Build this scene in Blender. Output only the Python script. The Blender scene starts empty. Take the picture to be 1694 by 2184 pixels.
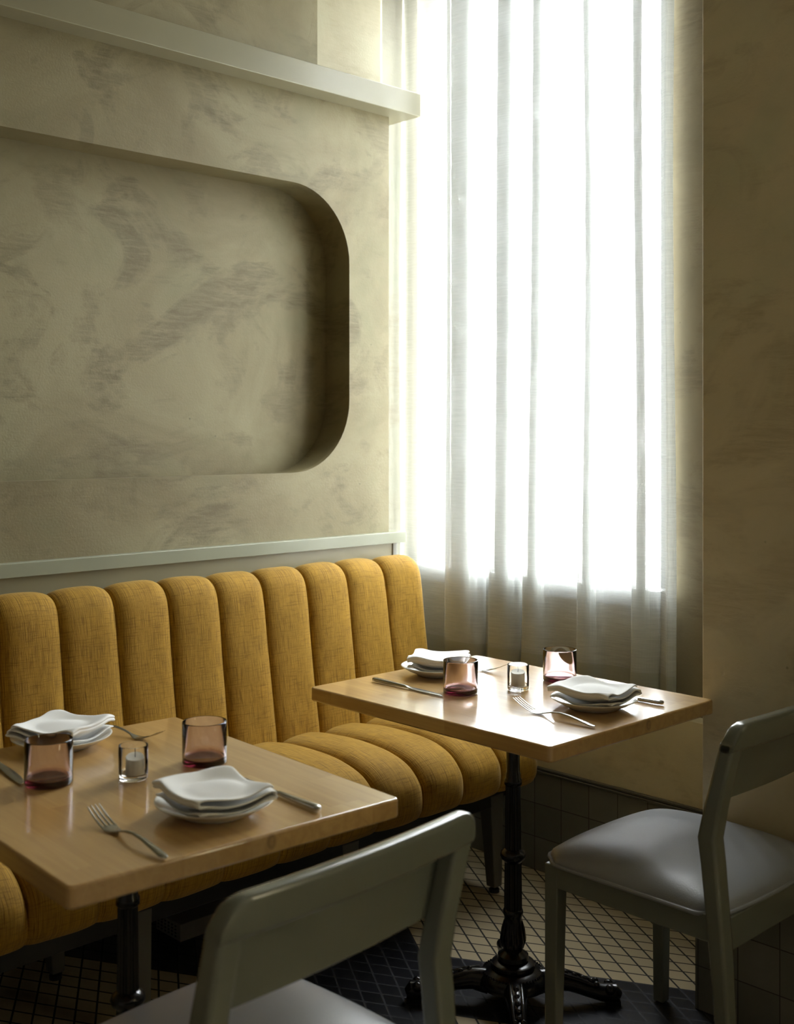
import bpy, bmesh, math, random
from mathutils import Vector, Matrix, noise as mnoise
C = bpy.context.scene.collection
SC = bpy.context.scene
PI = math.pi
R = math.radians

# ------------------------------------------------------------------ camera
cam = bpy.data.objects.new('camera', bpy.data.cameras.new('camera'))
C.objects.link(cam)
SC.camera = cam
cam.location = (0, 0, 1.38)
cam.rotation_euler = (R(90), 0, R(46.05))
cam.data.sensor_fit = 'HORIZONTAL'
cam.data.sensor_width = 36
cam.data.lens = 36 * 2480 / 1694
cam.data.shift_y = -168 / 1694
cam.data.clip_start = 0.05
cam.data.dof.use_dof = True
cam.data.dof.focus_distance = 2.95
cam.data.dof.aperture_fstop = 5.5

# ------------------------------------------------------------------ light
SC.view_settings.view_transform = 'Standard'
SC.view_settings.look = 'None'
SC.view_settings.exposure = 1.05
SC.view_settings.gamma = 1.0
SKY = 26.0
GROUND = 9.0
world = bpy.data.worlds.new('world'); SC.world = world
world.use_nodes = True
wn = world.node_tree; wn.nodes.clear()
wo = wn.nodes.new('ShaderNodeOutputWorld'); bg = wn.nodes.new('ShaderNodeBackground')
tc = wn.nodes.new('ShaderNodeTexCoord'); sx = wn.nodes.new('ShaderNodeSeparateXYZ')
cr = wn.nodes.new('ShaderNodeValToRGB')
wn.links.new(tc.outputs['Generated'], sx.inputs[0])
mr = wn.nodes.new('ShaderNodeMapRange'); mr.inputs[1].default_value = -1; mr.inputs[2].default_value = 1
wn.links.new(sx.outputs[2], mr.inputs[0]); wn.links.new(mr.outputs[0], cr.inputs[0])
g = GROUND / SKY
e = cr.color_ramp.elements
e[0].position = 0.44; e[0].color = (g, g, g * .95, 1)
e[1].position = 0.53; e[1].color = (.92, .97, 1, 1)
wn.links.new(cr.outputs[0], bg.inputs[0]); bg.inputs[1].default_value = SKY
wn.links.new(bg.outputs[0], wo.inputs[0])

def portal(name, loc, rot, sx_, sy_):
    l = bpy.data.lights.new(name, 'AREA'); l.shape = 'RECTANGLE'; l.size = sx_; l.size_y = sy_
    l.cycles.is_portal = True
    o = bpy.data.objects.new(name, l); C.objects.link(o); o.location = loc; o.rotation_euler = rot
portal('window_portal', (-2.415, 3.12, 2.0), (R(90), 0, PI), 1.05, 2.3)
portal('window_portal', (1.5, 3.12, 2.0), (R(90), 0, PI), 1.0, 2.3)  # portal of the added window out of view

# ------------------------------------------------------------------ materials
def new_mat(name):
    m = bpy.data.materials.new(name); m.use_nodes = True
    nt = m.node_tree; nt.nodes.clear()
    out = nt.nodes.new('ShaderNodeOutputMaterial')
    return m, nt, out

def N(nt, typ, **kw):
    n = nt.nodes.new(typ)
    for k, v in kw.items(): setattr(n, k, v)
    return n

def L(nt, a, b): nt.links.new(a, b)

def math_n(nt, op, a, b=None, c=None):
    n = N(nt, 'ShaderNodeMath', operation=op)
    for i, v in enumerate((a, b, c)):
        if v is None: continue
        if isinstance(v, (int, float)): n.inputs[i].default_value = v
        else: L(nt, v, n.inputs[i])
    return n.outputs[0]

def mixc(nt, f, a, b):
    n = N(nt, 'ShaderNodeMix', data_type='RGBA')
    for i, v in ((0, f), (6, a), (7, b)):
        if isinstance(v, (int, float)): n.inputs[i].default_value = v
        elif isinstance(v, tuple): n.inputs[i].default_value = (*v[:3], 1)
        else: L(nt, v, n.inputs[i])
    return n.outputs[2]

def ramp(nt, f, stops):
    n = N(nt, 'ShaderNodeValToRGB')
    el = n.color_ramp.elements
    while len(el) < len(stops): el.new(.5)
    for s, (p, c) in zip(el, stops):
        s.position = p; s.color = (*c, 1) if len(c) == 3 else c
    L(nt, f, n.inputs[0]); return n.outputs[0]

def bsdf(nt, out, col=(.8, .8, .8), rough=.5, **kw):
    b = N(nt, 'ShaderNodeBsdfPrincipled')
    if isinstance(col, tuple): b.inputs['Base Color'].default_value = (*col, 1)
    else: L(nt, col, b.inputs['Base Color'])
    if isinstance(rough, (int, float)): b.inputs['Roughness'].default_value = rough
    else: L(nt, rough, b.inputs['Roughness'])
    for k, v in kw.items(): b.inputs[k.replace('_', ' ')].default_value = v
    L(nt, b.outputs[0], out.inputs[0]); return b

def noise(nt, vec, scale=5, detail=4, rough=.5, dist=0):
    n = N(nt, 'ShaderNodeTexNoise')
    n.inputs['Scale'].default_value = scale; n.inputs['Detail'].default_value = detail
    n.inputs['Roughness'].default_value = rough; n.inputs['Distortion'].default_value = dist
    if vec is not None: L(nt, vec, n.inputs['Vector'])
    return n.outputs[0]

def mapping(nt, vec, scale=(1, 1, 1), rot=(0, 0, 0), loc=(0, 0, 0)):
    n = N(nt, 'ShaderNodeMapping')
    n.inputs['Scale'].default_value = scale; n.inputs['Rotation'].default_value = rot
    n.inputs['Location'].default_value = loc
    L(nt, vec, n.inputs['Vector']); return n.outputs[0]

def bump(nt, b, h, strength=.2, dist=.002):
    n = N(nt, 'ShaderNodeBump'); n.inputs['Strength'].default_value = strength
    n.inputs['Distance'].default_value = dist
    L(nt, h, n.inputs['Height']); L(nt, n.outputs[0], b.inputs['Normal'])

def plain(name, col, rough=.5, bmp=0, bscale=300, **kw):
    m, nt, out = new_mat(name)
    co = N(nt, 'ShaderNodeTexCoord').outputs['Object']
    n1 = noise(nt, co, 6, 3)
    c = mixc(nt, n1, tuple(v * .9 for v in col), tuple(min(1, v * 1.08) for v in col))
    b = bsdf(nt, out, c, rough, **kw)
    if bmp: bump(nt, b, noise(nt, co, bscale, 2), bmp)
    return m

def plaster(name, base, light, dark, s=1.0):
    """limewash plaster with trowel and brush patches"""
    m, nt, out = new_mat(name)
    co = N(nt, 'ShaderNodeTexCoord').outputs['Object']
    big = noise(nt, mapping(nt, co, (1, 1, 1.2)), 1.9 * s, 6, .62, .8)
    c = mixc(nt, ramp(nt, big, [(.36, (0, 0, 0)), (.64, (1, 1, 1))]), base, light)
    grey = ramp(nt, noise(nt, mapping(nt, co, (1, 1, 1), (0, 0, 0), (5, 1, 8)), 2.3 * s, 5, .6, .6), [(.50, (0, 0, 0)), (.70, (1, 1, 1))])
    c = mixc(nt, math_n(nt, 'MULTIPLY', grey, .55), c, (base[0] * .88, base[1] * 1.02, base[2] * 1.02))
    # dragged brush and trowel marks inside cloud-like patches
    st = noise(nt, mapping(nt, co, (5, 5, 60), (R(12), 0, 0)), 1.3, 5, .75, .5)
    for k, (rot, scl, thr, amt, loc) in enumerate(((25, 2.1, .545, .85, (3, 7, 1)), (-40, 2.7, .555, .70, (9, 2, 5)), (70, 3.6, .57, .55, (1, 4, 2)))):
        mask = noise(nt, mapping(nt, co, (1, 1.0, 1.35), (R(rot), 0, 0), loc), scl * s, 7, .62, .9)
        mk = ramp(nt, mask, [(thr, (0, 0, 0)), (thr + .07, (1, 1, 1))])
        s2 = noise(nt, mapping(nt, co, (9, 9, 75), (R(rot * .7 - 10), 0, 0), loc), 1.2, 4, .75, .6)
        sr = ramp(nt, s2, [(.36, (.25, .25, .25)), (.62, (1, 1, 1))])
        c = mixc(nt, math_n(nt, 'MULTIPLY', math_n(nt, 'MULTIPLY', mk, sr), amt), c, dark if k != 1 else tuple(.45 * p + .55 * q for p, q in zip(base, dark)))
    v = N(nt, 'ShaderNodeTexVoronoi'); v.inputs['Scale'].default_value = 7
    L(nt, co, v.inputs['Vector'])
    spk = ramp(nt, v.outputs['Distance'], [(.012, (1, 1, 1)), (.03, (0, 0, 0))])
    c = mixc(nt, math_n(nt, 'MULTIPLY', spk, .6), c, tuple(x * .45 for x in dark))
    b = bsdf(nt, out, c, .62)
    h = math_n(nt, 'ADD', noise(nt, co, 170, 3), math_n(nt, 'MULTIPLY', st, .8))
    bump(nt, b, h, .22, .002)
    return m

M = {}
M['plaster'] = plaster('limewash_plaster', (.205, .166, .078), (.28, .243, .132), (.135, .105, .046))
M['plaster_light'] = plaster('pale_limewash_plaster', (.20, .19, .14), (.23, .22, .16), (.17, .15, .10), .8)
M['plaster_brown'] = plaster('brown_limewash_plaster', (.60, .53, .35), (.68, .60, .40), (.47, .40, .25))
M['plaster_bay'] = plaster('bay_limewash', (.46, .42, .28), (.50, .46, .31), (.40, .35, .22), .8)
M['window_wall'] = plaster('window_wall_limewash', (.26, .215, .13), (.30, .25, .155), (.20, .16, .095))
M['trim_warm'] = plain('warm_shelf_paint', (.275, .255, .165), .35, .05, 120)
M['trim'] = plain('sage_white_paint', (0.288, 0.298, 0.216), .32, .05, 120)
M['cream'] = plain('cream_paint', (.20, .195, .16), .4)
M['frame'] = plain('white_window_paint', (.17, .175, .175), .35)
M['chair'] = plain('grey_green_paint', (.165, .178, .145), .24, .03, 60, Coat_Weight=.6, Coat_Roughness=.15)
M['vinyl'] = plain('pale_grey_vinyl', (.29, .31, .335), .33, .25, 420)
M['iron'] = plain('black_cast_iron', (0.006, 0.006, 0.007), .22, .15, 90)
M['leg'] = plain('dark_leg_paint', (.10, .095, .08), .4)
M['porcelain'] = plain('white_porcelain', (.80, .80, .76), .15)
M['wax'] = plain('white_wax', (.84, .83, .76), .5, 0, 10)
M['wick'] = plain('charred_wick', (.02, .02, .02), .8)
M['black'] = plain('black_plastic', (.01, .01, .01), .4)
M['box'] = plain('grey_plastic', (.30, .29, .27), .5)
M['unseen_wall'] = plain('dark_unseen_wall', (.17, .13, .09), .5)  # invented dark brown for the unseen walls, to cut bounced light
M['ceiling'] = plain('ceiling_paint', (.60, .56, .45), .7)

m, nt, out = new_mat('brushed_steel')
co = N(nt, 'ShaderNodeTexCoord').outputs['Object']
b = bsdf(nt, out, (.42, .42, .40), ramp(nt, noise(nt, mapping(nt, co, (30, 600, 600)), 1, 2), [(0, (.16,) * 3), (1, (.30,) * 3)]), Metallic=1.0)
M['steel'] = m

m, nt, out = new_mat('napkin_cotton')
co = N(nt, 'ShaderNodeTexCoord').outputs['Object']
b = bsdf(nt, out, (.92, .92, .90), .85, Sheen_Weight=.2)
bump(nt, b, noise(nt, co, 900, 2), .12, .001)
M['cotton'] = m

# maple table top, laminated strips along local X
def wood():
    m, nt, out = new_mat('lacquered_maple')
    co = N(nt, 'ShaderNodeTexCoord').outputs['Object']
    s = N(nt, 'ShaderNodeSeparateXYZ'); L(nt, co, s.inputs[0])
    strip = math_n(nt, 'FLOOR', math_n(nt, 'MULTIPLY', s.outputs[1], 16.5))
    seg = math_n(nt, 'FLOOR', math_n(nt, 'ADD', math_n(nt, 'MULTIPLY', s.outputs[0], 2.6), math_n(nt, 'MULTIPLY', strip, .37)))
    cb = N(nt, 'ShaderNodeCombineXYZ'); L(nt, strip, cb.inputs[0]); L(nt, seg, cb.inputs[1])
    wnz = N(nt, 'ShaderNodeTexWhiteNoise', noise_dimensions='3D'); L(nt, cb.outputs[0], wnz.inputs['Vector'])
    base = mixc(nt, wnz.outputs[0], (.56, .34, .118), (.68, .44, .168))
    off = N(nt, 'ShaderNodeVectorMath', operation='ADD'); L(nt, mapping(nt, co, (1.6, 26, 26)), off.inputs[0])
    sc = N(nt, 'ShaderNodeVectorMath', operation='SCALE'); L(nt, cb.outputs[0], sc.inputs[0]); sc.inputs['Scale'].default_value = 7.3
    L(nt, sc.outputs[0], off.inputs[1])
    gr = noise(nt, off.outputs[0], 1.5, 6, .6, 1.2)
    c = mixc(nt, ramp(nt, gr, [(.35, (0, 0, 0)), (.7, (.55, .55, .55))]), base, (.41, .22, .07))
    # round knot on the front edge
    kn = N(nt, 'ShaderNodeVectorMath', operation='DISTANCE')
    L(nt, mapping(nt, co, (1, 1, .75)), kn.inputs[0]); kn.inputs[1].default_value = (.387, .035, -.010)
    ring = ramp(nt, math_n(nt, 'ADD', kn.outputs['Value'], math_n(nt, 'MULTIPLY', gr, .008)), [(.008, (0, 0, 0)), (.011, (1, 1, 1)), (.014, (0, 0, 0))])
    c = mixc(nt, math_n(nt, 'MULTIPLY', ring, .6), c, (.10, .06, .03))
    b = bsdf(nt, out, c, .30)
    b.inputs['Coat Weight'].default_value = 1.0; b.inputs['Coat Roughness'].default_value = .12; b.inputs['Coat IOR'].default_value = 1.65
    bump(nt, b, gr, .03, .001)
    return m
M['wood'] = wood()

def velvet():
    m, nt, out = new_mat('mustard_velvet')
    uv = N(nt, 'ShaderNodeUVMap').outputs[0]
    a = noise(nt, mapping(nt, uv, (560, 16, 1)), 1, 3, .6, .3)
    b2 = noise(nt, mapping(nt, uv, (22, 260, 1)), 1, 3, .6, .3)
    big = noise(nt, mapping(nt, uv, (9, 5, 1)), 1, 3)
    ra = ramp(nt, a, [(.30, (0, 0, 0)), (.58, (1, 1, 1))])
    rb = ramp(nt, b2, [(.28, (.35, .35, .35)), (.50, (1, 1, 1))])
    f = math_n(nt, 'MULTIPLY', ra, rb)
    c = mixc(nt, f, (.12, .052, .004), (.42, .23, .025))
    c = mixc(nt, math_n(nt, 'MULTIPLY', big, .35), c, (.42, .26, .04))
    b = bsdf(nt, out, c, .8, Sheen_Weight=.22, Sheen_Roughness=.35, Specular_IOR_Level=.2)
    b.inputs['Sheen Tint'].default_value = (.95, .85, .55, 1)
    bump(nt, b, f, .35, .001)
    return m
M['velvet'] = velvet()

def floor_mat():
    m, nt, out = new_mat('rhombus_mosaic_floor')
    co = N(nt, 'ShaderNodeTexCoord').outputs['Object']
    s = N(nt, 'ShaderNodeSeparateXYZ'); L(nt, co, s.inputs[0])
    x, y = s.outputs[0], s.outputs[1]
    cA, sA = math.cos(R(28.8)), math.sin(R(28.8))
    cB, sB = math.cos(R(-32.0)), math.sin(R(-32.0))
    n1 = math_n(nt, 'ADD', math_n(nt, 'MULTIPLY', x, -sA), math_n(nt, 'MULTIPLY', y, cA))
    n2 = math_n(nt, 'ADD', math_n(nt, 'MULTIPLY', x, -sB), math_n(nt, 'MULTIPLY', y, cB))
    # (-2.178, 2.187) is the corner of the cream field
    a0 = 2.178 * sA + 2.187 * cA; b0 = 2.178 * sB + 2.187 * cB
    p = .0487
    t1 = math_n(nt, 'DIVIDE', math_n(nt, 'SUBTRACT', n1, a0), p)
    t2 = math_n(nt, 'DIVIDE', math_n(nt, 'SUBTRACT', n2, b0), p)
    def line(t, w):
        fr = math_n(nt, 'ABSOLUTE', math_n(nt, 'SUBTRACT', math_n(nt, 'FRACT', t), .5))
        return math_n(nt, 'GREATER_THAN', fr, .5 - w)
    grout = math_n(nt, 'MAXIMUM', line(t1, .050), line(t2, .050))
    f1 = math_n(nt, 'FLOOR', t1); f2 = math_n(nt, 'FLOOR', t2)
    def band(f, lo, hi):
        return math_n(nt, 'MULTIPLY', math_n(nt, 'GREATER_THAN', f, lo), math_n(nt, 'LESS_THAN', f, hi))
    blk = math_n(nt, 'MAXIMUM', band(f1, -6.5, -.5), band(f2, -6.5, -.5))
    cb = N(nt, 'ShaderNodeCombineXYZ'); L(nt, f1, cb.inputs[0]); L(nt, f2, cb.inputs[1])
    wnz = N(nt, 'ShaderNodeTexWhiteNoise', noise_dimensions='2D'); L(nt, cb.outputs[0], wnz.inputs['Vector'])
    cream = mixc(nt, wnz.outputs[0], (.40, .33, .21), (.47, .39, .25))
    cream = mixc(nt, math_n(nt, 'MULTIPLY', noise(nt, co, 9, 3), .3), cream, (.32, .26, .16))
    black = mixc(nt, wnz.outputs[0], (.010, .010, .012), (.018, .018, .022))
    c = mixc(nt, blk, cream, black)
    gc = mixc(nt, blk, (.012, .010, .008), (.022, .022, .025))
    c = mixc(nt, grout, c, gc)
    rg = ramp(nt, grout, [(0, (.30,) * 3), (1, (.8,) * 3)])
    b = bsdf(nt, out, c, rg)
    bump(nt, b, math_n(nt, 'SUBTRACT', 1, grout), .4, .001)
    return m
M['floor'] = floor_mat()

def tile_mat(name, axis, off, z0=.0):
    m, nt, out = new_mat(name)
    co = N(nt, 'ShaderNodeTexCoord').outputs['Object']
    s = N(nt, 'ShaderNodeSeparateXYZ'); L(nt, co, s.inputs[0])
    p = .1053
    t1 = math_n(nt, 'DIVIDE', math_n(nt, 'SUBTRACT', s.outputs[axis], off), p)
    t2 = math_n(nt, 'DIVIDE', math_n(nt, 'SUBTRACT', s.outputs[2], z0), p)
    def line(t, w):
        fr = math_n(nt, 'ABSOLUTE', math_n(nt, 'SUBTRACT', math_n(nt, 'FRACT', t), .5))
        return math_n(nt, 'GREATER_THAN', fr, .5 - w)
    grout = math_n(nt, 'MAXIMUM', line(t1, .012), line(t2, .012))
    cb = N(nt, 'ShaderNodeCombineXYZ'); L(nt, math_n(nt, 'FLOOR', t1), cb.inputs[0]); L(nt, math_n(nt, 'FLOOR', t2), cb.inputs[1])
    wnz = N(nt, 'ShaderNodeTexWhiteNoise', noise_dimensions='2D'); L(nt, cb.outputs[0], wnz.inputs['Vector'])
    c = mixc(nt, wnz.outputs[0], (.17, .175, .145), (.23, .23, .19))
    c = mixc(nt, math_n(nt, 'MULTIPLY', noise(nt, co, 22, 4), .4), c, (.13, .125, .10))
    c = mixc(nt, grout, c, (.05, .045, .035))
    b = bsdf(nt, out, c, ramp(nt, grout, [(0, (.25,) * 3), (1, (.8,) * 3)]))
    h = math_n(nt, 'ADD', math_n(nt, 'SUBTRACT', 1, grout), math_n(nt, 'MULTIPLY', noise(nt, co, 14, 2), .5))
    bump(nt, b, h, .4, .002)
    return m
M['tile_x'] = tile_mat('wall_tile_along_x', 0, -2.347)
M['tile_y'] = tile_mat('wall_tile_along_y', 1, 2.50)

def curtain_mat(name, dens, col):
    m, nt, out = new_mat(name)
    uv = N(nt, 'ShaderNodeUVMap').outputs[0]
    s = N(nt, 'ShaderNodeSeparateXYZ'); L(nt, uv, s.inputs[0])
    wob = noise(nt, mapping(nt, uv, (8, 8, 1)), 1, 2)
    u = math_n(nt, 'ADD', s.outputs[0], math_n(nt, 'MULTIPLY', wob, .012))
    v = math_n(nt, 'ADD', s.outputs[1], math_n(nt, 'MULTIPLY', wob, .010))
    def th(t, per):
        return math_n(nt, 'ABSOLUTE', math_n(nt, 'SINE', math_n(nt, 'MULTIPLY', t, PI / per)))
    a = math_n(nt, 'MAXIMUM', th(u, .0042), th(v, .0042))
    slub = noise(nt, mapping(nt, uv, (14, 260, 1)), 1, 3, .6)
    al = math_n(nt, 'ADD', math_n(nt, 'MULTIPLY', a, .58), math_n(nt, 'MULTIPLY', slub, .40))
    al = math_n(nt, 'MULTIPLY', al, dens)
    al = math_n(nt, 'MINIMUM', al, .97)
    tr = N(nt, 'ShaderNodeBsdfTransparent')
    df = N(nt, 'ShaderNodeBsdfDiffuse'); df.inputs[0].default_value = (*col, 1)
    tl = N(nt, 'ShaderNodeBsdfTranslucent'); tl.inputs[0].default_value = (*[c * .9 for c in col], 1)
    mx = N(nt, 'ShaderNodeMixShader'); mx.inputs[0].default_value = .12
    L(nt, df.outputs[0], mx.inputs[1]); L(nt, tl.outputs[0], mx.inputs[2])
    m2 = N(nt, 'ShaderNodeMixShader'); L(nt, al, m2.inputs[0]); L(nt, tr.outputs[0], m2.inputs[1]); L(nt, mx.outputs[0], m2.inputs[2])
    L(nt, m2.outputs[0], out.inputs[0])
    return m
M['hem'] = curtain_mat('double_hem_linen', 1.7, (.40, .41, .36))
M['sheer'] = curtain_mat('sheer_linen', .98, (.62, .64, .62))

m, nt, out = new_mat('window_glass')
tr = N(nt, 'ShaderNodeBsdfTransparent'); gl = N(nt, 'ShaderNodeBsdfGlossy'); gl.inputs['Roughness'].default_value = .02
mx = N(nt, 'ShaderNodeMixShader'); mx.inputs[0].default_value = .05
L(nt, tr.outputs[0], mx.inputs[1]); L(nt, gl.outputs[0], mx.inputs[2]); L(nt, mx.outputs[0], out.inputs[0])
M['pane'] = m

def glass(name, col, dens):
    m, nt, out = new_mat(name)
    b = bsdf(nt, out, (1, 1, 1), .0, Transmission_Weight=1.0, IOR=1.45)
    if dens:
        va = N(nt, 'ShaderNodeVolumeAbsorption'); va.inputs[0].default_value = (*col, 1); va.inputs[1].default_value = dens
        L(nt, va.outputs[0], out.inputs['Volume'])
    return m
M['clear'] = glass('clear_glass', (1, 1, 1), 0)
M['purple'] = glass('amethyst_glass', (.56, .27, .35), 105)

# ------------------------------------------------------------------ mesh helpers
def obj(name, bm, mat, parent=None, smooth=True, loc=None, kind=None, bevel=0, angle=40, subsurf=0):
    me = bpy.data.meshes.new(name)
    bmesh.ops.recalc_face_normals(bm, faces=bm.faces)
    bm.to_mesh(me); bm.free()
    me.materials.append(M[mat] if isinstance(mat, str) else mat)
    o = bpy.data.objects.new(name, me); C.objects.link(o)
    if parent: o.parent = parent
    if loc: o.location = loc
    if kind: o['kind'] = kind
    if bevel:
        md = o.modifiers.new('bevel', 'BEVEL'); md.width = bevel; md.segments = 3; md.limit_method = 'ANGLE'; md.angle_limit = R(35)
        md.harden_normals = False
    if subsurf:
        md = o.modifiers.new('sub', 'SUBSURF'); md.levels = subsurf; md.render_levels = subsurf
    if smooth:
        for p in me.polygons: p.use_smooth = True
        me.set_sharp_from_angle(angle=R(angle))
    return o

def tag(o, label, cat, group=None):
    o['label'] = label; o['category'] = cat
    if group: o['group'] = group
    return o

def empty(name, loc=(0, 0, 0), rz=0):
    o = bpy.data.objects.new(name, None); C.objects.link(o)
    o.empty_display_size = .1
    o.location = loc; o.rotation_euler = (0, 0, rz); return o

def copy_tree(o, parent=None):
    c = o.copy(); C.objects.link(c)
    if parent: c.parent = parent
    for ch in list(o.children): copy_tree(ch, c)
    return c

def box(bm, x0, x1, y0, y1, z0, z1):
    v = [bm.verts.new(p) for p in ((x0, y0, z0), (x1, y0, z0), (x1, y1, z0), (x0, y1, z0), (x0, y0, z1), (x1, y0, z1), (x1, y1, z1), (x0, y1, z1))]
    for f in ((0, 3, 2, 1), (4, 5, 6, 7), (0, 1, 5, 4), (1, 2, 6, 5), (2, 3, 7, 6), (3, 0, 4, 7)): bm.faces.new([v[i] for i in f])
    return v

def BX(*a):
    bm = bmesh.new(); box(bm, *a); return bm

def lathe(bm, prof, seg=48, c=(0, 0), closed=False):
    rings = []
    for r, z in prof:
        if r < 1e-6: rings.append([bm.verts.new((c[0], c[1], z))])
        else: rings.append([bm.verts.new((c[0] + r * math.cos(2 * PI * i / seg), c[1] + r * math.sin(2 * PI * i / seg), z)) for i in range(seg)])
    def join(a, b):
        for i in range(seg):
            j = (i + 1) % seg
            if len(a) == 1 and len(b) == 1: return
            if len(a) == 1: bm.faces.new((a[0], b[j], b[i]))
            elif len(b) == 1: bm.faces.new((a[i], a[j], b[0]))
            else: bm.faces.new((a[i], a[j], b[j], b[i]))
    for a, b in zip(rings, rings[1:]): join(a, b)
    if closed: join(rings[-1], rings[0])

def tube(bm, pts, rads, seg=12, cap=True):
    pts = [Vector(p) for p in pts]; rings = []
    if not hasattr(rads, '__len__'): rads = [rads] * len(pts)
    up = None
    for i, p in enumerate(pts):
        t = (pts[min(i + 1, len(pts) - 1)] - pts[max(i - 1, 0)]).normalized()
        if up is None: up = Vector((0, 0, 1)) if abs(t.z) < .9 else Vector((0, 1, 0))
        s = t.cross(up).normalized(); u = s.cross(t).normalized(); up = u
        rings.append([bm.verts.new(p + rads[i] * (math.cos(2 * PI * k / seg) * s + math.sin(2 * PI * k / seg) * u)) for k in range(seg)])
    for a, b in zip(rings, rings[1:]):
        for k in range(seg): bm.faces.new((a[k], a[(k + 1) % seg], b[(k + 1) % seg], b[k]))
    if cap: bm.faces.new(rings[0]); bm.faces.new(rings[-1])

def ribbon(bm, st, seg=12, power=.75):
    """stations (x, y, z, width, thickness) swept along x"""
    rings = []
    for x, y, z, w, t in st:
        r = []
        for k in range(seg):
            a = 2 * PI * k / seg; ca, sa = math.cos(a), math.sin(a)
            r.append(bm.verts.new((x, y + .5 * w * math.copysign(abs(ca) ** power, ca), z + .5 * t * math.copysign(abs(sa) ** power, sa))))
        rings.append(r)
    for a, b in zip(rings, rings[1:]):
        for k in range(seg): bm.faces.new((a[k], a[(k + 1) % seg], b[(k + 1) % seg], b[k]))
    bm.faces.new(rings[0]); bm.faces.new(rings[-1])

def rrect(x0, x1, y0, y1, r, n=6):
    """rounded rectangle outline, counter-clockwise"""
    p = []
    for cx, cy, a0 in ((x1 - r, y1 - r, 0), (x0 + r, y1 - r, 90), (x0 + r, y0 + r, 180), (x1 - r, y0 + r, 270)):
        for i in range(n + 1):
            a = R(a0 + 90 * i / n); p.append((cx + r * math.cos(a), cy + r * math.sin(a)))
    return p

def prism(bm, outline, lo, hi, axis=2):
    def P(a, b, c): return {2: (a, b, c), 0: (c, a, b), 1: (a, c, b)}[axis]
    A = [bm.verts.new(P(a, b, lo)) for a, b in outline]; B = [bm.verts.new(P(a, b, hi)) for a, b in outline]
    bm.faces.new(A[::-1]); bm.faces.new(B); n = len(A)
    for i in range(n): bm.faces.new((A[i], A[(i + 1) % n], B[(i + 1) % n], B[i]))

# ------------------------------------------------------------------ room shell
XL = -2.85            # face of the left plaster wall
YW = 2.93             # face of the wall around the window
XR, YN, ZC = 3.2, -3.4, 3.35
S = 'structure'
obj('floor', BX(-3.4, XR + .2, YN - .2, 3.2, -.06, 0), 'floor', kind=S, smooth=False)
obj('ceiling', BX(-3.4, XR + .2, YN - .2, 3.2, ZC, ZC + .1), 'ceiling', kind=S, smooth=False)

# left plaster wall with a rounded recessed niche
def niche_wall():
    bm = bmesh.new()
    y0, y1, z0, z1 = YN, 2.709, 1.046, 2.49
    ny0, ny1, nz0, nz1, r = -.9, 2.531, 1.2555, 2.1675, .235
    xf, xl, xb = XL, XL - .022, XL - .125
    inner = rrect(ny0, ny1, nz0, nz1, r, 14)
    inner2 = rrect(ny0 - .004, ny1 + .004, nz0 - .004, nz1 + .004, r + .004, 14)
    n = len(inner)
    vin = [bm.verts.new((xf, a, b)) for a, b in inner]
    vo = {k: bm.verts.new((xf, *k)) for k in ((y1, z1), (y0, z1), (y0, z0), (y1, z0))}
    cs = [(y1, z1), (y0, z1), (y0, z0), (y1, z0)]
    q = n // 4
    for k in range(4):
        co = vo[cs[k]]; arc = vin[k * q:(k + 1) * q]
        for a, b in zip(arc, arc[1:]): bm.faces.new((co, b, a))
        nx = vin[((k + 1) * q) % n]
        bm.faces.new((co, arc[-1], nx, vo[cs[(k + 1) % 4]])[::-1])
    l1 = [bm.verts.new((xl, a, b)) for a, b in inner]
    l2 = [bm.verts.new((xl, a, b)) for a, b in inner2]
    l3 = [bm.verts.new((xb, a, b)) for a, b in inner2]
    for A, B in ((vin, l1), (l1, l2), (l2, l3)):
        for i in range(n): bm.faces.new((A[i], A[(i + 1) % n], B[(i + 1) % n], B[i]))
    bm.faces.new(l3)
    # outside box: ends, top, bottom and back
    xo = XL - .16
    bo = [bm.verts.new((xo, a, b)) for a, b in cs]; fo = [vo[c] for c in cs]
    for i in range(4): bm.faces.new((fo[i], fo[(i + 1) % 4], bo[(i + 1) % 4], bo[i]))
    bm.faces.new(bo)
    return bm
obj('wall_left', niche_wall(), 'plaster', kind=S, angle=30)
# the wall core behind it, seen as a pale strip beside the curtain
obj('wall_left_core', BX(-3.15, -3.012, YN, 3.10, 0, ZC), 'cream', kind=S, smooth=False)
obj('wall_left_return', BX(-3.012, -2.972, 2.55, 2.95, 0, ZC), 'plaster_light', kind=S, smooth=False)
obj('wall_left_upper', BX(-3.012, -2.80, YN, 2.352, 2.49, ZC), 'plaster', kind=S, smooth=False)
obj('wall_left_upper_bay', BX(-3.012, XL - .02, 2.352, 2.708, 2.49, ZC), 'plaster_bay', kind=S, bevel=.02)
# lower wainscot, rail and ledge
obj('wall_left_wainscot', BX(-3.012, XL + .01, YN, 2.715, .317, 1.012), 'trim_warm', kind=S, smooth=False)
obj('trim_1', BX(-3.0, -2.773, YN, 2.785, 2.449, 2.526), 'trim_warm', kind=S, bevel=.002)
obj('trim_2', BX(-3.0, -2.821, YN, 2.763, 1.010, 1.047), 'trim', kind=S, bevel=.0015)
obj('trim_3', BX(-2.95, -2.836, 2.715, 2.735, .317, 1.012), 'cream', kind=S, bevel=.002)
obj('baseboard_left', BX(-3.012, -2.842, YN, 2.875, 0, .317), 'tile_y', kind=S, smooth=False)

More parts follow.
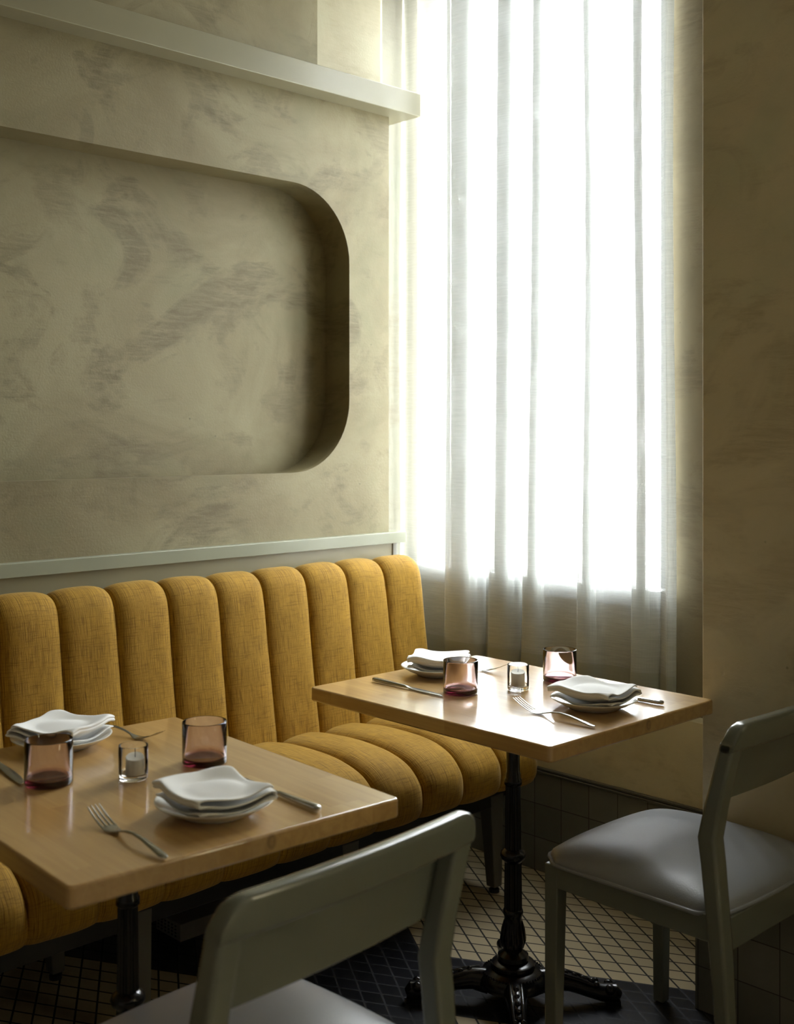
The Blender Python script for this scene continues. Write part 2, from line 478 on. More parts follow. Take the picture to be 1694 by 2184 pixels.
# window wall: opening x -2.93..-1.90, z .917..3.0
def window_wall():
    bm = bmesh.new()
    y0, y1 = YW, 3.10
    box(bm, -3.05, -2.935, y0, y1, .55, ZC)
    box(bm, -1.905, -1.35, y0, y1, .55, ZC)
    box(bm, -2.935, -1.905, y0, y1, 3.05, ZC)
    box(bm, -2.935, -1.905, y0, y1, .55, .885)
    return bm
obj('wall_back', window_wall(), 'window_wall', kind=S, smooth=False)
obj('wall_back_lower', BX(-3.012, -1.35, 2.876, 3.10, .317, .567), 'plaster_brown', kind=S, bevel=.002)
obj('baseboard_back', BX(-2.842, -1.35, 2.868, 3.10, 0, .312), 'tile_x', kind=S, smooth=False)
bmt = bmesh.new(); box(bmt, -2.842, -1.5, 2.860, 2.90, .310, .318); box(bmt, -2.842, -1.5, 2.864, 2.90, .319, .327)
obj('trim_4', bmt, M['leg'], kind=S, bevel=.002)

# pier to the right, standing forward of the window wall
def pier_wall():
    bm = bmesh.new()
    box(bm, -1.499, 1.1, 2.462, 3.10, .317, ZC)
    box(bm, 1.9, XR, 2.462, 3.10, .317, ZC)
    box(bm, 1.1, 1.9, 2.462, 3.10, .317, .86)
    box(bm, 1.1, 1.9, 2.462, 3.10, 3.12, ZC)
    return bm
obj('wall_right', pier_wall(), 'plaster_brown', kind=S, bevel=.003)
obj('baseboard_right', BX(-1.512, XR, 2.452, 2.90, 0, .317), 'tile_x', kind=S, smooth=False)
obj('wall_far_right', BX(XR, XR + .15, YN, 3.10, 0, ZC), 'unseen_wall', kind=S, smooth=False)
obj('wall_near', BX(-3.4, XR + .15, YN - .15, YN, 0, ZC), 'unseen_wall', kind=S, smooth=False)

# window: frame, glass and sill
win = empty('window_1', (-2.42, 3.0, .9)); win['kind'] = S
def wframe():
    bm = bmesh.new()
    x0, x1, z0, z1 = -2.935, -1.905, .885, 3.05
    for a in ((x0, x0 + .055, z0, z1), (x1 - .055, x1, z0, z1), (x0 + .055, x1 - .055, z0, z0 + .03), (x0 + .055, x1 - .055, z1 - .06, z1)):
        box(bm, a[0], a[1], 2.985, 3.045, a[2], a[3])
    return bm
def rel(o, p):
    o.parent = p; o.matrix_parent_inverse = Matrix.Translation(p.location).inverted(); return o
rel(obj('window_frame', wframe(), 'frame', bevel=.003, kind=S), win)
rel(obj('glass', BX(-2.885, -1.95, 3.012, 3.018, .91, 2.995), 'pane', kind=S, smooth=False), win)
rel(obj('window_sill', BX(-2.93, -1.91, 2.905, 3.0, .862, .917), 'frame', kind=S, bevel=.004), win)

# unseen window added to bring in extra daylight, right of the camera view
added_win = empty('added_window', (1.5, 3.0, .9)); added_win['kind'] = S
bmf = bmesh.new()
for a in ((1.1, 1.16, .86, 3.12), (1.84, 1.9, .86, 3.12), (1.16, 1.84, .86, .90), (1.16, 1.84, 3.06, 3.12)):
    box(bmf, a[0], a[1], 2.985, 3.045, a[2], a[3])
rel(obj('window_frame', bmf, 'frame', bevel=.003, kind=S), added_win)
rel(obj('glass', BX(1.16, 1.84, 3.012, 3.018, .90, 3.06), 'pane', kind=S, smooth=False), added_win)

# ------------------------------------------------------------------ sheer curtain
def smooth_path(pts, n):
    """Catmull-Rom sampling"""
    P = [Vector((*p, 0)) for p in pts]; out = []
    for i in range(len(P) - 1):
        p0, p1, p2, p3 = P[max(i - 1, 0)], P[i], P[i + 1], P[min(i + 2, len(P) - 1)]
        for k in range(n):
            t = k / n
            out.append(.5 * ((2 * p1) + (-p0 + p2) * t + (2 * p0 - 5 * p1 + 4 * p2 - p3) * t * t + (-p0 + 3 * p1 - 3 * p2 + p3) * t ** 3))
    out.append(P[-1]); return out
folds = [(-2.716, .105, .040), (-2.515, .075, .036), (-2.372, .055, .034), (-2.166, .040, .034), (-1.982, .038, .032)]
cp = [(-2.962, 2.892), (-2.945, 2.866), (-2.925, 2.880)]
for fx, fw, am in folds:
    yb = 2.897
    cp += [(fx - .05, yb - .004)]
    nl = 2                                   # gathered: the cloth doubles back on itself
    for q in range(nl):
        ya = yb - am * (q + .2) / nl; yc = yb - am * (q + .7) / nl
        cp += [(fx + fw * .55, ya + .002), (fx + fw * (1 - .10 * q), ya), (fx + fw * .95 * (1 - .12 * q), yc + .003), (fx + fw * .5, yc), (fx + .006 * (nl - q) - .004, yc - .002), (fx + .004 * (nl - 1 - q), yc - am * .25)]
    cp += [(fx + fw * .6, yb - am * 1.05), (fx + fw * 1.15, yb - am * .8), (fx + fw * 1.15 + .03, 2.888)]
cp += [(-1.905, 2.893), (-1.880, 2.880), (-1.862, 2.868), (-1.848, 2.882), (-1.853, 2.896), (-1.875, 2.899), (-1.885, 2.890)]
path = smooth_path(cp, 3)
Z0, Z1 = .585, 3.22
def sheet(path, z0, z1, nz, off=0):
    bm = bmesh.new(); uvl = bm.loops.layers.uv.new('UVMap'); grid = []
    s = [0]
    for a, b in zip(path, path[1:]): s.append(s[-1] + (b - a).length)
    for j in range(nz + 1):
        z = z0 + (z1 - z0) * j / nz
        k = max(0, (1.7 - z)) / 1.1        # folds open a little towards the hem
        row = []
        for i, p in enumerate(path):
            x = p.x + .010 * k * math.sin(p.x * 9 + 1) + .004 * math.sin(z * 2.3 + p.x * 7) + .012 * k * (p.x + 2.4) 
            y = 2.885 + (p.y - 2.885) * (.85 + .35 * k) + .003 * math.sin(z * 3.1 + p.x * 11) - off - .012 * k
            row.append((bm.verts.new((min(x, -1.834), y, z)), (s[i], z)))
        grid.append(row)
    for j in range(nz):
        for i in range(len(path) - 1):
            q = [grid[j][i], grid[j][i + 1], grid[j + 1][i + 1], grid[j + 1][i]]
            f = bm.faces.new([v for v, _ in q])
            for lp, (_, uv) in zip(f.loops, q): lp[uvl].uv = uv
    return bm
def sheet_obj(name, bm, mat, parent=None):
    me = bpy.data.meshes.new(name); bm.to_mesh(me); bm.free(); me.materials.append(M[mat])
    for p in me.polygons: p.use_smooth = True
    o = bpy.data.objects.new(name, me); C.objects.link(o)
    if parent: o.parent = parent
    return o
cur = sheet_obj('sheer_curtain', sheet(path, Z0, Z1, 40), 'sheer')
tag(cur, 'pale sheer woven curtain hanging in soft vertical folds over the tall window', 'curtain')
hem = sheet_obj('hem', sheet(path, Z0 + .002, Z0 + .10, 4, .0015), 'hem', cur)
rodb = bmesh.new(); tube(rodb, [(-2.96, 2.885, 3.23), (-1.84, 2.885, 3.23)], .011, 16)
rod = obj('curtain_rod', rodb, 'iron')
tag(rod, 'slim black rod above the tall window carrying the sheer curtain', 'curtain rod')

# ------------------------------------------------------------------ banquette
PITCH, YE, NCH = .1625, 2.725, 14
def channels(base, puff, ncross=14, yend=YE, n=NCH, sag=None):
    """padded vertical channels: base = profile (x, z), puff(v) = height of the padding there"""
    P = smooth_path(base, 6); ds = [0]
    for a, b in zip(P, P[1:]): ds.append(ds[-1] + (b - a).length)
    bm = bmesh.new(); uvl = bm.loops.layers.uv.new('UVMap')
    nrm = []
    for i in range(len(P)):
        t = (P[min(i + 1, len(P) - 1)] - P[max(i - 1, 0)]).normalized(); nrm.append(Vector((-t.y, t.x, 0)))
    cols = []
    for c in range(n):
        for k in range(ncross + (1 if c == n - 1 else 0)):
            t = k / ncross
            t2 = .5 - .5 * math.cos(PI * t) if True else t
            y = yend - (n - c - t2) * PITCH
            w = (1 - abs(2 * t2 - 1) ** 3.2) ** .55
            col = []
            for i, p in enumerate(P):
                v = ds[i] / ds[-1]
                q = p + nrm[i] * puff(v) * w
                wig = .0018 * mnoise.noise(Vector((q.x * 9, y * 9 + c * 3.7, q.y * 9)))
                q = q + nrm[i] * wig * 2 * w
                col.append((bm.verts.new((q.x, y + .002 * math.sin(v * 9 + c * 2.1) * (0 if (c == n - 1 and k == ncross) else 1), q.y)), (y, ds[i])))
            cols.append(col)
    for a, b in zip(cols, cols[1:]):
        for i in range(len(P) - 1):
            q = [a[i], b[i], b[i + 1], a[i + 1]]
            f = bm.faces.new([v for v, _ in q])
            for lp, (_, uv) in zip(f.loops, q): lp[uvl].uv = uv
    for col in (cols[0], cols[-1]):
        f = bm.faces.new([v for v, _ in col])
        for lp in f.loops: lp[uvl].uv = (lp.vert.co.x, lp.vert.co.z)
    return bm
banq = empty('banquette', (-2.5, .5, 0))
tag(banq, 'mustard yellow velvet banquette with padded vertical channels along the left wall', 'bench')
back_prof = [(-2.655, .36), (-2.652, .46), (-2.672, .60), (-2.696, .76), (-2.712, .88), (-2.728, .935), (-2.760, .957), (-2.795, .950), (-2.815, .925), (-2.820, .80), (-2.820, .50), (-2.800, .36)]
def back_puff(v): 
    return .021 * min(1, v / .06) * (1 if v < .55 else max(0.0, 1 - (v - .55) / .12))
seat_prof = [(-2.700, .40), (-2.690, .452), (-2.620, .474), (-2.500, .486), (-2.380, .484), (-2.290, .466), (-2.243, .430), (-2.226, .385), (-2.232, .345), (-2.265, .330), (-2.45, .330), (-2.690, .335)]
def seat_puff(v):
    return .030 * min(1, v / .10) * (1 if v < .50 else max(0.0, 1 - (v - .50) / .10))
def seat_fix():
    bm = channels(seat_prof[:], seat_puff)
    return bm
# profiles run front/bottom -> top -> rear for the back, rear -> front -> underside for the seat
b_ = channels(back_prof, lambda v: -back_puff(v))
s_ = channels(seat_prof, seat_puff)
o = rel(obj('backrest', b_, 'velvet', angle=60), banq)
o = rel(obj('seat', s_, 'velvet', angle=60), banq)
fb = bmesh.new(); box(fb, -2.80, -2.30, .50, 2.69, .285, .335); box(fb, -2.33, -2.295, .50, 2.66, .265, .33)
rel(obj('seat_frame', fb, 'black', bevel=.003), banq)
def banq_leg(y, x=-2.318):
    bm = bmesh.new()
    vs = []
    for z, w, d, oy in ((.018, .034, .034, .006), (.30, .058, .050, -.008)):
        for sx_, sy_ in ((-1, -1), (1, -1), (1, 1), (-1, 1)):
            vs.append(bm.verts.new((x + sx_ * d / 2, y + oy + sy_ * w / 2, z)))
    bm.faces.new(vs[:4][::-1]); bm.faces.new(vs[4:])
    for i in range(4): bm.faces.new((vs[i], vs[(i + 1) % 4], vs[4 + (i + 1) % 4], vs[4 + i]))
    lg = rel(obj('leg', bm, 'leg', bevel=.003), banq)
    gb = bmesh.new(); lathe(gb, [(0, 0), (.016, 0), (.016, .01), (.008, .014), (.008, .02), (0, .02)], 20, (x, y + .006))
    gl = obj('glide', gb, 'black'); gl.parent = lg; gl.matrix_parent_inverse = lg.matrix_world.inverted()
    return lg
for y in (2.635, 2.05, 1.415, .62):
    banq_leg(y)
for y in (2.635, 1.415):
    banq_leg(y, -2.72)

# ------------------------------------------------------------------ tables
def make_table():
    t = empty('dining_table', (0, 0, 0))
    bm = bmesh.new(); prism(bm, rrect(-.3825, .3825, -.305, .305, .012, 4), -.034, 0)
    obj('tabletop', bm, 'wood', t, bevel=.0045, loc=(0, 0, .75))
    bm = bmesh.new()
    box(bm, -.20, .20, -.022, .022, .706, .716); box(bm, -.022, .022, -.18, .18, .700, .7155)
    for a in (0, 1, 2, 3):
        pass
    obj('top_bracket', bm, 'iron', t, bevel=.002)
    # fluted, ringed column
    bm = bmesh.new()
    prof = [(.0, .705), (.030, .705), (.032, .698), (.022, .688), (.0165, .676), (.0165, .560), (.0185, .556), (.0185, .546), (.0215, .541), (.0215, .530), (.0175, .525)]
    lathe(bm, prof, 40)
    # fluted shaft
    seg = 64; rings = []
    for z, r in ((.527, .0170), (.44, .0180), (.372, .0188)):
        rings.append([bm.verts.new(((r + .0012 * math.cos(i * 2 * PI / seg * 16)) * math.cos(2 * PI * i / seg), (r + .0012 * math.cos(i * 2 * PI / seg * 16)) * math.sin(2 * PI * i / seg), z)) for i in range(seg)])
    for z, r in ((.345, .0192), (.28, .0200), (.225, .0205)):
        rings.append([bm.verts.new(((r + .0014 * math.cos(i * 2 * PI / seg * 16)) * math.cos(2 * PI * i / seg), (r + .0014 * math.cos(i * 2 * PI / seg * 16)) * math.sin(2 * PI * i / seg), z)) for i in range(seg)])
    for a, b in zip(rings, rings[1:]):
        for k in range(seg): bm.faces.new((a[k], a[(k + 1) % seg], b[(k + 1) % seg], b[k]))
    lathe(bm, [(.018, .374), (.021, .372), (.029, .366), (.0315, .358), (.029, .350), (.023, .345), (.020, .340)], 40)
    lathe(bm, [(.019, .229), (.0235, .226), (.025, .219), (.0225, .212), (.021, .206), (.023, .190), (.0275, .165), (.0285, .150), (.026, .138), (.022, .128), (.028, .124), (.037, .118), (.038, .108), (.030, .104), (.044, .103), (.052, .099), (.054, .090), (.052, .086), (.070, .080), (.082, .068), (.086, .056), (.084, .048), (.0, .046)], 56)
    obj('column', bm, 'iron', t, angle=50)
    # lobes on the vase of the column
    bm = bmesh.new()
    for k in range(14):
        a = 2 * PI * k / 14
        tube(bm, [(.0215 * math.cos(a), .0215 * math.sin(a), .200), (.026 * math.cos(a), .026 * math.sin(a), .178), (.0285 * math.cos(a), .0285 * math.sin(a), .155), (.025 * math.cos(a), .025 * math.sin(a), .135)], [.001, .0032, .0042, .001], 8)
    obj('lobed_vase', bm, 'iron', t)
    bm = bmesh.new()
    for k in range(52):
        a = 2 * PI * k / 52
        bmesh.ops.create_icosphere(bm, subdivisions=1, radius=.0034, matrix=Matrix.Translation((.072 * math.cos(a), .072 * math.sin(a), .0785)))
    obj('beaded_ring', bm, 'iron', t)
    # four scrolled feet
    bm0 = None
    for k in range(4):
        bm = bmesh.new()
        pts = [(.060, 0, .052), (.10, 0, .058), (.14, 0, .050), (.18, 0, .036), (.215, 0, .028), (.245, 0, .026), (.258, 0, .020)]
        tube(bm, pts, [.030, .026, .021, .019, .021, .024, .012], 16)
        for s_ in (-1, 1):
            tube(bm, [(.08, s_ * .013, .080), (.12, s_ * .013, .074), (.16, s_ * .012, .062), (.20, s_ * .011, .046)], [.004, .006, .006, .004], 8)
            bmesh.ops.create_uvsphere(bm, u_segments=14, v_segments=10, radius=.013, matrix=Matrix.Translation((.232, s_ * .014, .040)))
            bmesh.ops.create_uvsphere(bm, u_segments=12, v_segments=8, radius=.008, matrix=Matrix.Translation((.200, s_ * .010, .050)))
        for q in range(5):
            bmesh.ops.create_uvsphere(bm, u_segments=10, v_segments=8, radius=.0075, matrix=Matrix.Translation((.105 + q * .021, 0, .080 - q * .0065)))
        box(bm, .222, .258, -.016, .016, 0, .012)
        f = obj('foot', bm, 'iron', t, angle=50)
        f.rotation_euler = (0, 0, R(45 + 90 * k))
    return t
t1 = make_table()
t1.location = (-1.841, 1.116, 0); t1.rotation_euler = (0, 0, R(-3.2))
t1.scale = (1, 1, 1)
tag(t1, 'light maple pedestal table nearest the camera at the lower left', 'table', 'pedestal tables along the banquette')
t2 = copy_tree(t1)
t2.location = (-1.845, 2.150, 0); t2.rotation_euler = (0, 0, R(-.6))
for t_, dx, dy in ((t1, -.010, -.008), (t2, .010, .010)):
    for ch in t_.children:
        if not ch.name.startswith('tabletop'): ch.location.x += dx; ch.location.y += dy
tag(t2, 'light maple pedestal table beside the curtained window, its top glossy with window light', 'table', 'pedestal tables along the banquette')

# ------------------------------------------------------------------ chairs (facing -X, origin on the floor)
def make_chair():
    t = empty('dining_chair', (0, 0, 0))
    W = .237
    # rear posts with a kink, leaning back above and splaying below
    side = [(.058, 0), (.036, .20), (.024, .37), (.004, .55), (-.003, .60), (.013, .67), (.0468, .795)]
    dep = [.030, .032, .034, .038, .039, .036, .032]
    def post(sy):
        bm = bmesh.new(); rings = []
        yc = sy * (W - .020)
        for (x, z), d in zip(side, dep):
            w = .040 if z > .3 else .032
            rings.append([bm.verts.new(p) for p in ((x, yc - w / 2, z), (x + d, yc - w / 2, z), (x + d, yc + w / 2, z), (x, yc + w / 2, z))])
        for a, b in zip(rings, rings[1:]):
            for k in range(4): bm.faces.new((a[k], a[(k + 1) % 4], b[(k + 1) % 4], b[k]))
        bm.faces.new(rings[0]); bm.faces.new(rings[-1])
        return bm
    for sy in (-1, 1):
        o = obj('rear_leg', post(sy), 'chair', t, bevel=.007)
        gb = bmesh.new(); lathe(gb, [(0, -.0001), (.011, -.0001), (.011, .004), (0, .004)], 16, (.072, sy * (W - .02)))
        obj('glide', gb, 'black', o)
    # curved top rail with rounded shoulders
    bm = bmesh.new(); rings = []
    nn = 44
    for i in range(nn + 1):
        u = -1 + 2 * i / nn
        y = W * u
        bow = .012 * (1 - u * u)
        e = max(0, (abs(u) - .84) / .16)
        drop = .034 * (1 - math.sqrt(max(0, 1 - e * e)))
        x0, x1 = .051 + bow, .083 + bow
        zt, zb = .832 - drop, .774
        pr = [(px_ + (pz - .80) * .28, pz) for px_, pz in rrect(x0 + .001, x1 - .001, zb, zt, .0095, 4)]
        rings.append([bm.verts.new((a, y, b)) for a, b in pr])
    for a, b in zip(rings, rings[1:]):
        for k in range(len(a)): bm.faces.new((a[k], a[(k + 1) % len(a)], b[(k + 1) % len(a)], b[k]))
    bm.faces.new(rings[0]); bm.faces.new(rings[-1])
    obj('top_rail', bm, 'chair', t, angle=60)
    # thin curved back panel
    bm = bmesh.new(); rings = []
    for i in range(17):
        u = -1 + 2 * i / 16; y = (W - .036) * u; bow = .012 * (1 - u * u)
        rings.append([bm.verts.new(p) for p in ((.006 + bow * .8, y, .662), (.016 + bow * .8, y, .662), (.044 + bow * .8, y, .782), (.034 + bow * .8, y, .782))])
    for a, b in zip(rings, rings[1:]):
        for k in range(4): bm.faces.new((a[k], a[(k + 1) % 4], b[(k + 1) % 4], b[k]))
    bm.faces.new(rings[0]); bm.faces.new(rings[-1])
    obj('back_panel', bm, 'chair', t, bevel=.002)
    # apron
    def apron():
        bm = bmesh.new()
        box(bm, -.384, -.362, -.195, .195, .397, .450)
        box(bm, -.362, .03, -.222, -.200, .397, .450); box(bm, -.362, .03, .200, .222, .397, .450)
        box(bm, .020, .046, -.19, .19, .380, .445)
        return bm
    obj('apron', apron(), 'chair', t, bevel=.002)
    for sy in (-1, 1):
        bm = bmesh.new(); vs = []
        for z, a in ((.004, .028), (.445, .036)):
            x0 = -.388; y0 = sy * .2225
            for dx, dy in ((0, 0), (a, 0), (a, -sy * a), (0, -sy * a)): vs.append(bm.verts.new((x0 + dx, y0 + dy, z)))
        bm.faces.new(vs[:4]); bm.faces.new(vs[4:])
        for i in range(4): bm.faces.new((vs[i], vs[(i + 1) % 4], vs[4 + (i + 1) % 4], vs[4 + i]))
        o = obj('front_leg', bm, 'chair', t, bevel=.003)
        gb = bmesh.new(); lathe(gb, [(0, 0), (.013, 0), (.013, .006), (0, .006)], 16, (-.374, sy * .208))
        obj('glide', gb, 'black', o)
    # upholstered seat pad, saddle shaped
    bm = bmesh.new(); nx, ny = 26, 26
    def outline(u, v):
        x0, x1 = -.398, .030
        y = .226 * v
        x = x0 + (x1 - x0) * (u + 1) / 2 
        x += .016 * (1 - v * v) * (-1 if u < 0 else 1) * abs(u)
        # round the corners
        r = max(0, (abs(u) - .82) / .18) * max(0, (abs(v) - .82) / .18)
        x -= math.copysign(1, u) * .020 * r; y -= math.copysign(1, v) * .020 * r
        return x, y
    top = []; 
    for i in range(nx + 1):
        row = []
        for j in range(ny + 1):
            u = -1 + 2 * i / nx; v = -1 + 2 * j / ny
            u = math.copysign(1 - (1 - abs(u)) ** 1.35, u); v = math.copysign(1 - (1 - abs(v)) ** 1.35, v)
            x, y = outline(u, v)
            ed = (1 - abs(u) ** 5) ** .5 * (1 - abs(v) ** 5) ** .5
            z = .452 + .032 * ed + .024 * (1 - u * u) * (1 - v * v) - .006 * math.cos(v * PI) * (1 - u * u) 
            row.append(bm.verts.new((x, y, z)))
        top.append(row)
    for i in range(nx):
        for j in range(ny): bm.faces.new((top[i][j], top[i + 1][j], top[i + 1][j + 1], top[i][j + 1]))
    rim = [top[i][0] for i in range(nx + 1)] + [top[nx][j] for j in range(1, ny + 1)] + [top[i][ny] for i in range(nx - 1, -1, -1)] + [top[0][j] for j in range(ny - 1, 0, -1)]
    rp = [v.co.copy() for v in rim]
    low = [bm.verts.new((v.co.x, v.co.y, .443)) for v in rim]
    n = len(rim)
    for i in range(n): bm.faces.new((rim[i], rim[(i + 1) % n], low[(i + 1) % n], low[i]))
    bm.faces.new(low)
    sp = obj('seat', bm, 'vinyl', t, angle=75)
    bm = bmesh.new()
    tube(bm, [(p.x * 1.004 , p.y * 1.008, .4490) for p in rp] + [(rp[0].x * 1.004, rp[0].y * 1.008, .4490)], .0042, 8)
    obj('piping', bm, 'vinyl', sp)
    return t
c2 = make_chair()
c2.location = (-1.205, 2.202, 0)
tag(c2, 'grey painted chair with pale seat facing the window table, cut by the right edge', 'chair', 'dining chairs')
c1 = copy_tree(c2)
c1.location = (-1.215, 1.028, 0); c1.rotation_euler = (0, 0, R(3.5))
tag(c1, 'grey painted chair in the foreground with its back to the camera', 'chair', 'dining chairs')
c2.location = (-1.213, 2.212, 0)

# ------------------------------------------------------------------ tableware
TZ = .7503
def make_plate():
    bm = bmesh.new()
    lathe(bm, [(0, .0035), (.050, .0035), (.054, .000), (.058, .0005), (.060, .004), (.080, .0115), (.0955, .0205), (.0985, .0225), (.0990, .0240), (.0975, .0246), (.0945, .0235), (.078, .0150), (.058, .0078), (.0, .0072)], 72)
    return obj('side_plate', bm, 'porcelain', angle=60)
plates = [((-1.600, 1.122), 'white side plate with napkin near the front edge of the nearer table'),
          ((-2.153, 1.138), 'white side plate with napkin at the bench side of the nearer table'),
          ((-1.609, 2.180), 'white side plate with napkin near the chair side of the window table'),
          ((-2.114, 2.190), 'white side plate with napkin at the bench side of the window table')]
p0 = make_plate()
for i, ((x, y), lb) in enumerate(plates):
    o = p0 if i == 0 else p0.copy()
    if i: C.objects.link(o)
    o.location = (x, y, TZ); tag(o, lb, 'plate', 'white side plates')

def make_napkin(seed, rz, loc, w=.15, l=.15, lab=''):
    """one cloth folded in three and laid on the plate: local X runs across the folds"""
    bm = bmesh.new(); a = w / 2; b = l / 2
    sec = [(-a * .96, 0), (0, 0), (a * .93, .001), (a * 1.0, .0055), (a * .93, .0105), (0, .0105), (-a * .90, .0110), (-a * .985, .0160), (-a * .90, .0205), (0, .0215), (a * .80, .0200), (a * .93, .0165)]
    P = smooth_path(sec, 6); nv = 26; g = []
    for j in range(nv + 1):
        v = -1 + 2 * j / nv; row = []
        for i, p in enumerate(P):
            u = p.x / a; lift = p.y / .0215
            skew = .008 * lift * math.sin(seed * 1.7)
            ends = 1 - .030 * (1 - lift) * math.cos(seed)          # layers end at slightly different lengths
            x = p.x * (1 - .035 * v * v * lift) + .004 * mnoise.noise(Vector((v * 1.6, seed, lift * 2)))
            y = b * v * ends + skew + .004 * mnoise.noise(Vector((u * 1.4, seed + 5, lift * 2)))
            rr = math.hypot(x, y)
            z = .011 + p.y * (1 + .30 * (1 - v * v)) + .0195 * max(0, min(1, (rr - .052) / .036)) - .15 * max(0, rr - .093)
            z += lift * (.0055 * (1 - v * v) * max(0, 1 - u * u) + .0045 * mnoise.noise(Vector((x * 17 + seed * 5, y * 13, lift))))
            row.append(bm.verts.new((x, y, z)))
        g.append(row)
    for j in range(nv):
        for i in range(len(P) - 1): bm.faces.new((g[j][i], g[j][i + 1], g[j + 1][i + 1], g[j + 1][i]))
    o = obj('folded_napkin', bm, 'cotton', angle=180)
    md = o.modifiers.new('thickness', 'SOLIDIFY'); md.thickness = .0036; md.offset = 0
    md = o.modifiers.new('sub', 'SUBSURF'); md.levels = 1; md.render_levels = 1
    o.location = (*loc, TZ + .0015); o.rotation_euler = (0, 0, R(rz))
    tag(o, lab, 'napkin', 'folded white napkins')
    return o
make_napkin(1, 86, (-1.586, 1.114), .146, .152, 'folded white napkin on the front plate of the nearer table')
make_napkin(2, 205, (-2.148, 1.136), .155, .145, 'folded white napkin on the bench-side plate of the nearer table')
make_napkin(5, 98, (-1.600, 2.172), .150, .160, 'folded white napkin on the chair-side plate of the window table')
make_napkin(4, 125, (-2.108, 2.188), .150, .145, 'folded white napkin on the bench-side plate of the window table')

def make_tumbler():
    bm = bmesh.new()
    lathe(bm, [(0, .0), (.038, .0), (.0410, .0015), (.0425, .005), (.0425, .079), (.0418, .0806), (.0405, .0808), (.0398, .079), (.0398, .016), (.0385, .0125), (.034, .0108), (0, .0100)], 72)
    return obj('tumbler', bm, 'purple', angle=60)
tum = [((-1.938, .999), 'purple glass tumbler in front of the bench-side plate on the nearer table'),
       ((-1.853, 1.276), 'purple glass tumbler near the far side of the nearer table, beside the front plate'),
       ((-1.921, 2.066), 'pink-tinted glass tumbler in front of the bench-side plate on the window table'),
       ((-1.843, 2.352), 'pink-tinted glass tumbler at the window side of the window table')]
g0 = make_tumbler()
for i, ((x, y), lb) in enumerate(tum):
    o = g0 if i == 0 else g0.copy()
    if i: C.objects.link(o)
    o.location = (x, y, TZ); tag(o, lb, 'glass', 'tinted tumblers')

bm = bmesh.new()
lathe(bm, [(0, .0), (.023, .0), (.0255, .0015), (.0265, .005), (.0268, .061), (.0262, .0625), (.0252, .0625), (.0247, .061), (.0243, .013), (.0225, .0100), (.018, .0090), (0, .0088)], 56)
h0 = obj('votive_holder', bm, 'clear', angle=60)
bm = bmesh.new(); lathe(bm, [(0, 0), (.0165, 0), (.0175, .001), (.0178, .028), (.0170, .0292), (.010, .0285), (0, .028)], 40)
k0 = obj('votive_candle', bm, 'wax', angle=60)
bm = bmesh.new(); tube(bm, [(0, 0, .028), (.0005, 0, .034), (-.001, .0005, .041)], .0006, 6)
w0 = obj('wick', bm, 'wick', k0)
hc = [((-1.858, 1.124), 'on the nearer table', (.0045, .001), .0), ((-1.850, 2.197), 'on the window table', (0, -.001), .0)]
for i, ((x, y), w, (ox, oy), _) in enumerate(hc):
    h = h0 if i == 0 else h0.copy(); k = k0 if i == 0 else copy_tree(k0)
    if i: C.objects.link(h)
    h.location = (x, y, TZ); k.location = (x + ox, y + oy, TZ + .0091)
    tag(h, 'clear glass votive holder ' + w, 'candle holder', 'votive holders')
    tag(k, 'short white candle inside the clear holder ' + w, 'candle', 'votive candles')
    if i: k.scale = (1.0, 1.0, 1.08)

# forks: local +X from handle end to tine tips
def make_fork():
    bm = bmesh.new()
    Lh = .237
    ribbon(bm, [(0, 0, .0045, .004, .002), (.003, 0, .0045, .010, .0032), (.012, 0, .0052, .0135, .0040), (.035, 0, .0085, .0120, .0040), (.07, 0, .0130, .0085, .0042), (.10, 0, .0140, .0062, .0042), (.125, 0, .0110, .0058, .0038), (.143, 0, .0065, .0065, .0032), (.152, 0, .0040, .012, .0026), (.162, 0, .0025, .0215, .0022), (.172, 0, .0026, .0255, .0020), (.182, 0, .0042, .0262, .0018), (.184, 0, .0046, .0262, .0016)], 16)
    for k in range(4):
        y = (-1.5 + k) * .0073
        ribbon(bm, [(.180, y, .0042, .0046, .0018), (.190, y, .0062, .0042, .0018), (.210, y * .97, .0125, .0038, .0017), (.228, y * .95, .0205, .0032, .0015), (Lh, y * .95, .0250, .0014, .0010)], 8)
    return obj('fork', bm, 'steel', angle=50)
def lay(o, p_end, p_tip):
    a = math.atan2(p_tip[1] - p_end[1], p_tip[0] - p_end[0])
    o.location = (p_end[0], p_end[1], TZ); o.rotation_euler = (0, 0, a)
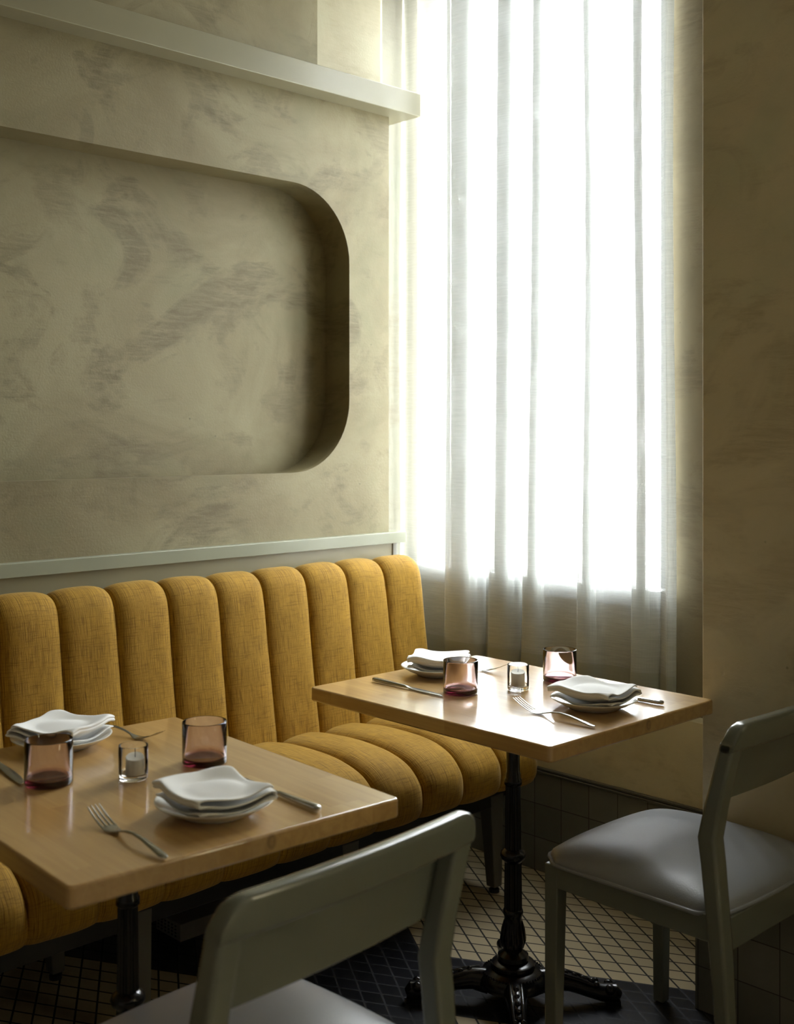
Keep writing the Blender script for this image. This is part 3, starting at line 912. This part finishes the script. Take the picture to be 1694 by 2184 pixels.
fk = [((-1.469, .944), (-1.706, .957), 'steel fork in front of the front plate on the nearer table'),
      ((-2.262, 1.252), (-2.026, 1.292), 'steel fork beyond the bench-side plate on the nearer table'),
      ((-1.492, 2.024), (-1.728, 2.046), 'steel fork in front of the chair-side plate on the window table'),
      ((-2.222, 2.268), (-1.988, 2.318), 'steel fork beyond the bench-side plate on the window table')]
f0 = make_fork()
for i, (a, b_, lb) in enumerate(fk):
    o = f0 if i == 0 else f0.copy()
    if i: C.objects.link(o)
    lay(o, a, b_); tag(o, lb, 'fork', 'steel forks')
def make_knife():
    bm = bmesh.new()
    ribbon(bm, [(0, 0, .0062, .005, .004), (.003, 0, .0062, .013, .0085), (.012, 0, .0062, .0160, .0100), (.05, 0, .0058, .0140, .0092), (.09, 0, .0052, .0110, .0080), (.112, 0, .0050, .0095, .0075), (.120, 0, .0050, .0105, .0060), (.126, .001, .0042, .0150, .0030), (.140, .0015, .0034, .0182, .0022), (.17, .001, .0030, .0196, .0020), (.20, 0, .0030, .0190, .0019), (.225, -.0015, .0030, .0150, .0016), (.238, -.0035, .0030, .0100, .0014), (.246, -.006, .0030, .0030, .0010)], 16)
    return obj('table_knife', bm, 'steel', angle=50)
kn = [((-1.479, 1.247), (-1.728, 1.262), 'steel table knife beyond the front plate on the nearer table'),
      ((-2.205, .996), (-1.962, .964), 'steel table knife behind the left tumbler on the nearer table'),
      ((-1.508, 2.310), (-1.752, 2.290), 'steel table knife behind the chair-side plate on the window table'),
      ((-2.168, 2.006), (-1.923, 2.008), 'steel table knife in front of the bench-side plate on the window table')]
n0 = make_knife()
for i, (a, b_, lb) in enumerate(kn):
    o = n0 if i == 0 else n0.copy()
    if i: C.objects.link(o)
    lay(o, a, b_); tag(o, lb, 'knife', 'steel table knives')

# small perforated box on the floor under the bench
bx = BX(-.10, .02, 0, .20, 0, .047)
vb = obj('floor_box', bx, 'box', bevel=.002, loc=(-2.696, 1.764, 0))
tag(vb, 'small grey box with a perforated end on the floor under the banquette', 'box')
bm = bmesh.new()
for i in range(6):
    for j in range(4):
        box(bm, -.092 + i * .017, -.084 + i * .017, -.0006, .002, .008 + j * .009, .0125 + j * .009)
obj('vent_hole', bm, 'black', vb)
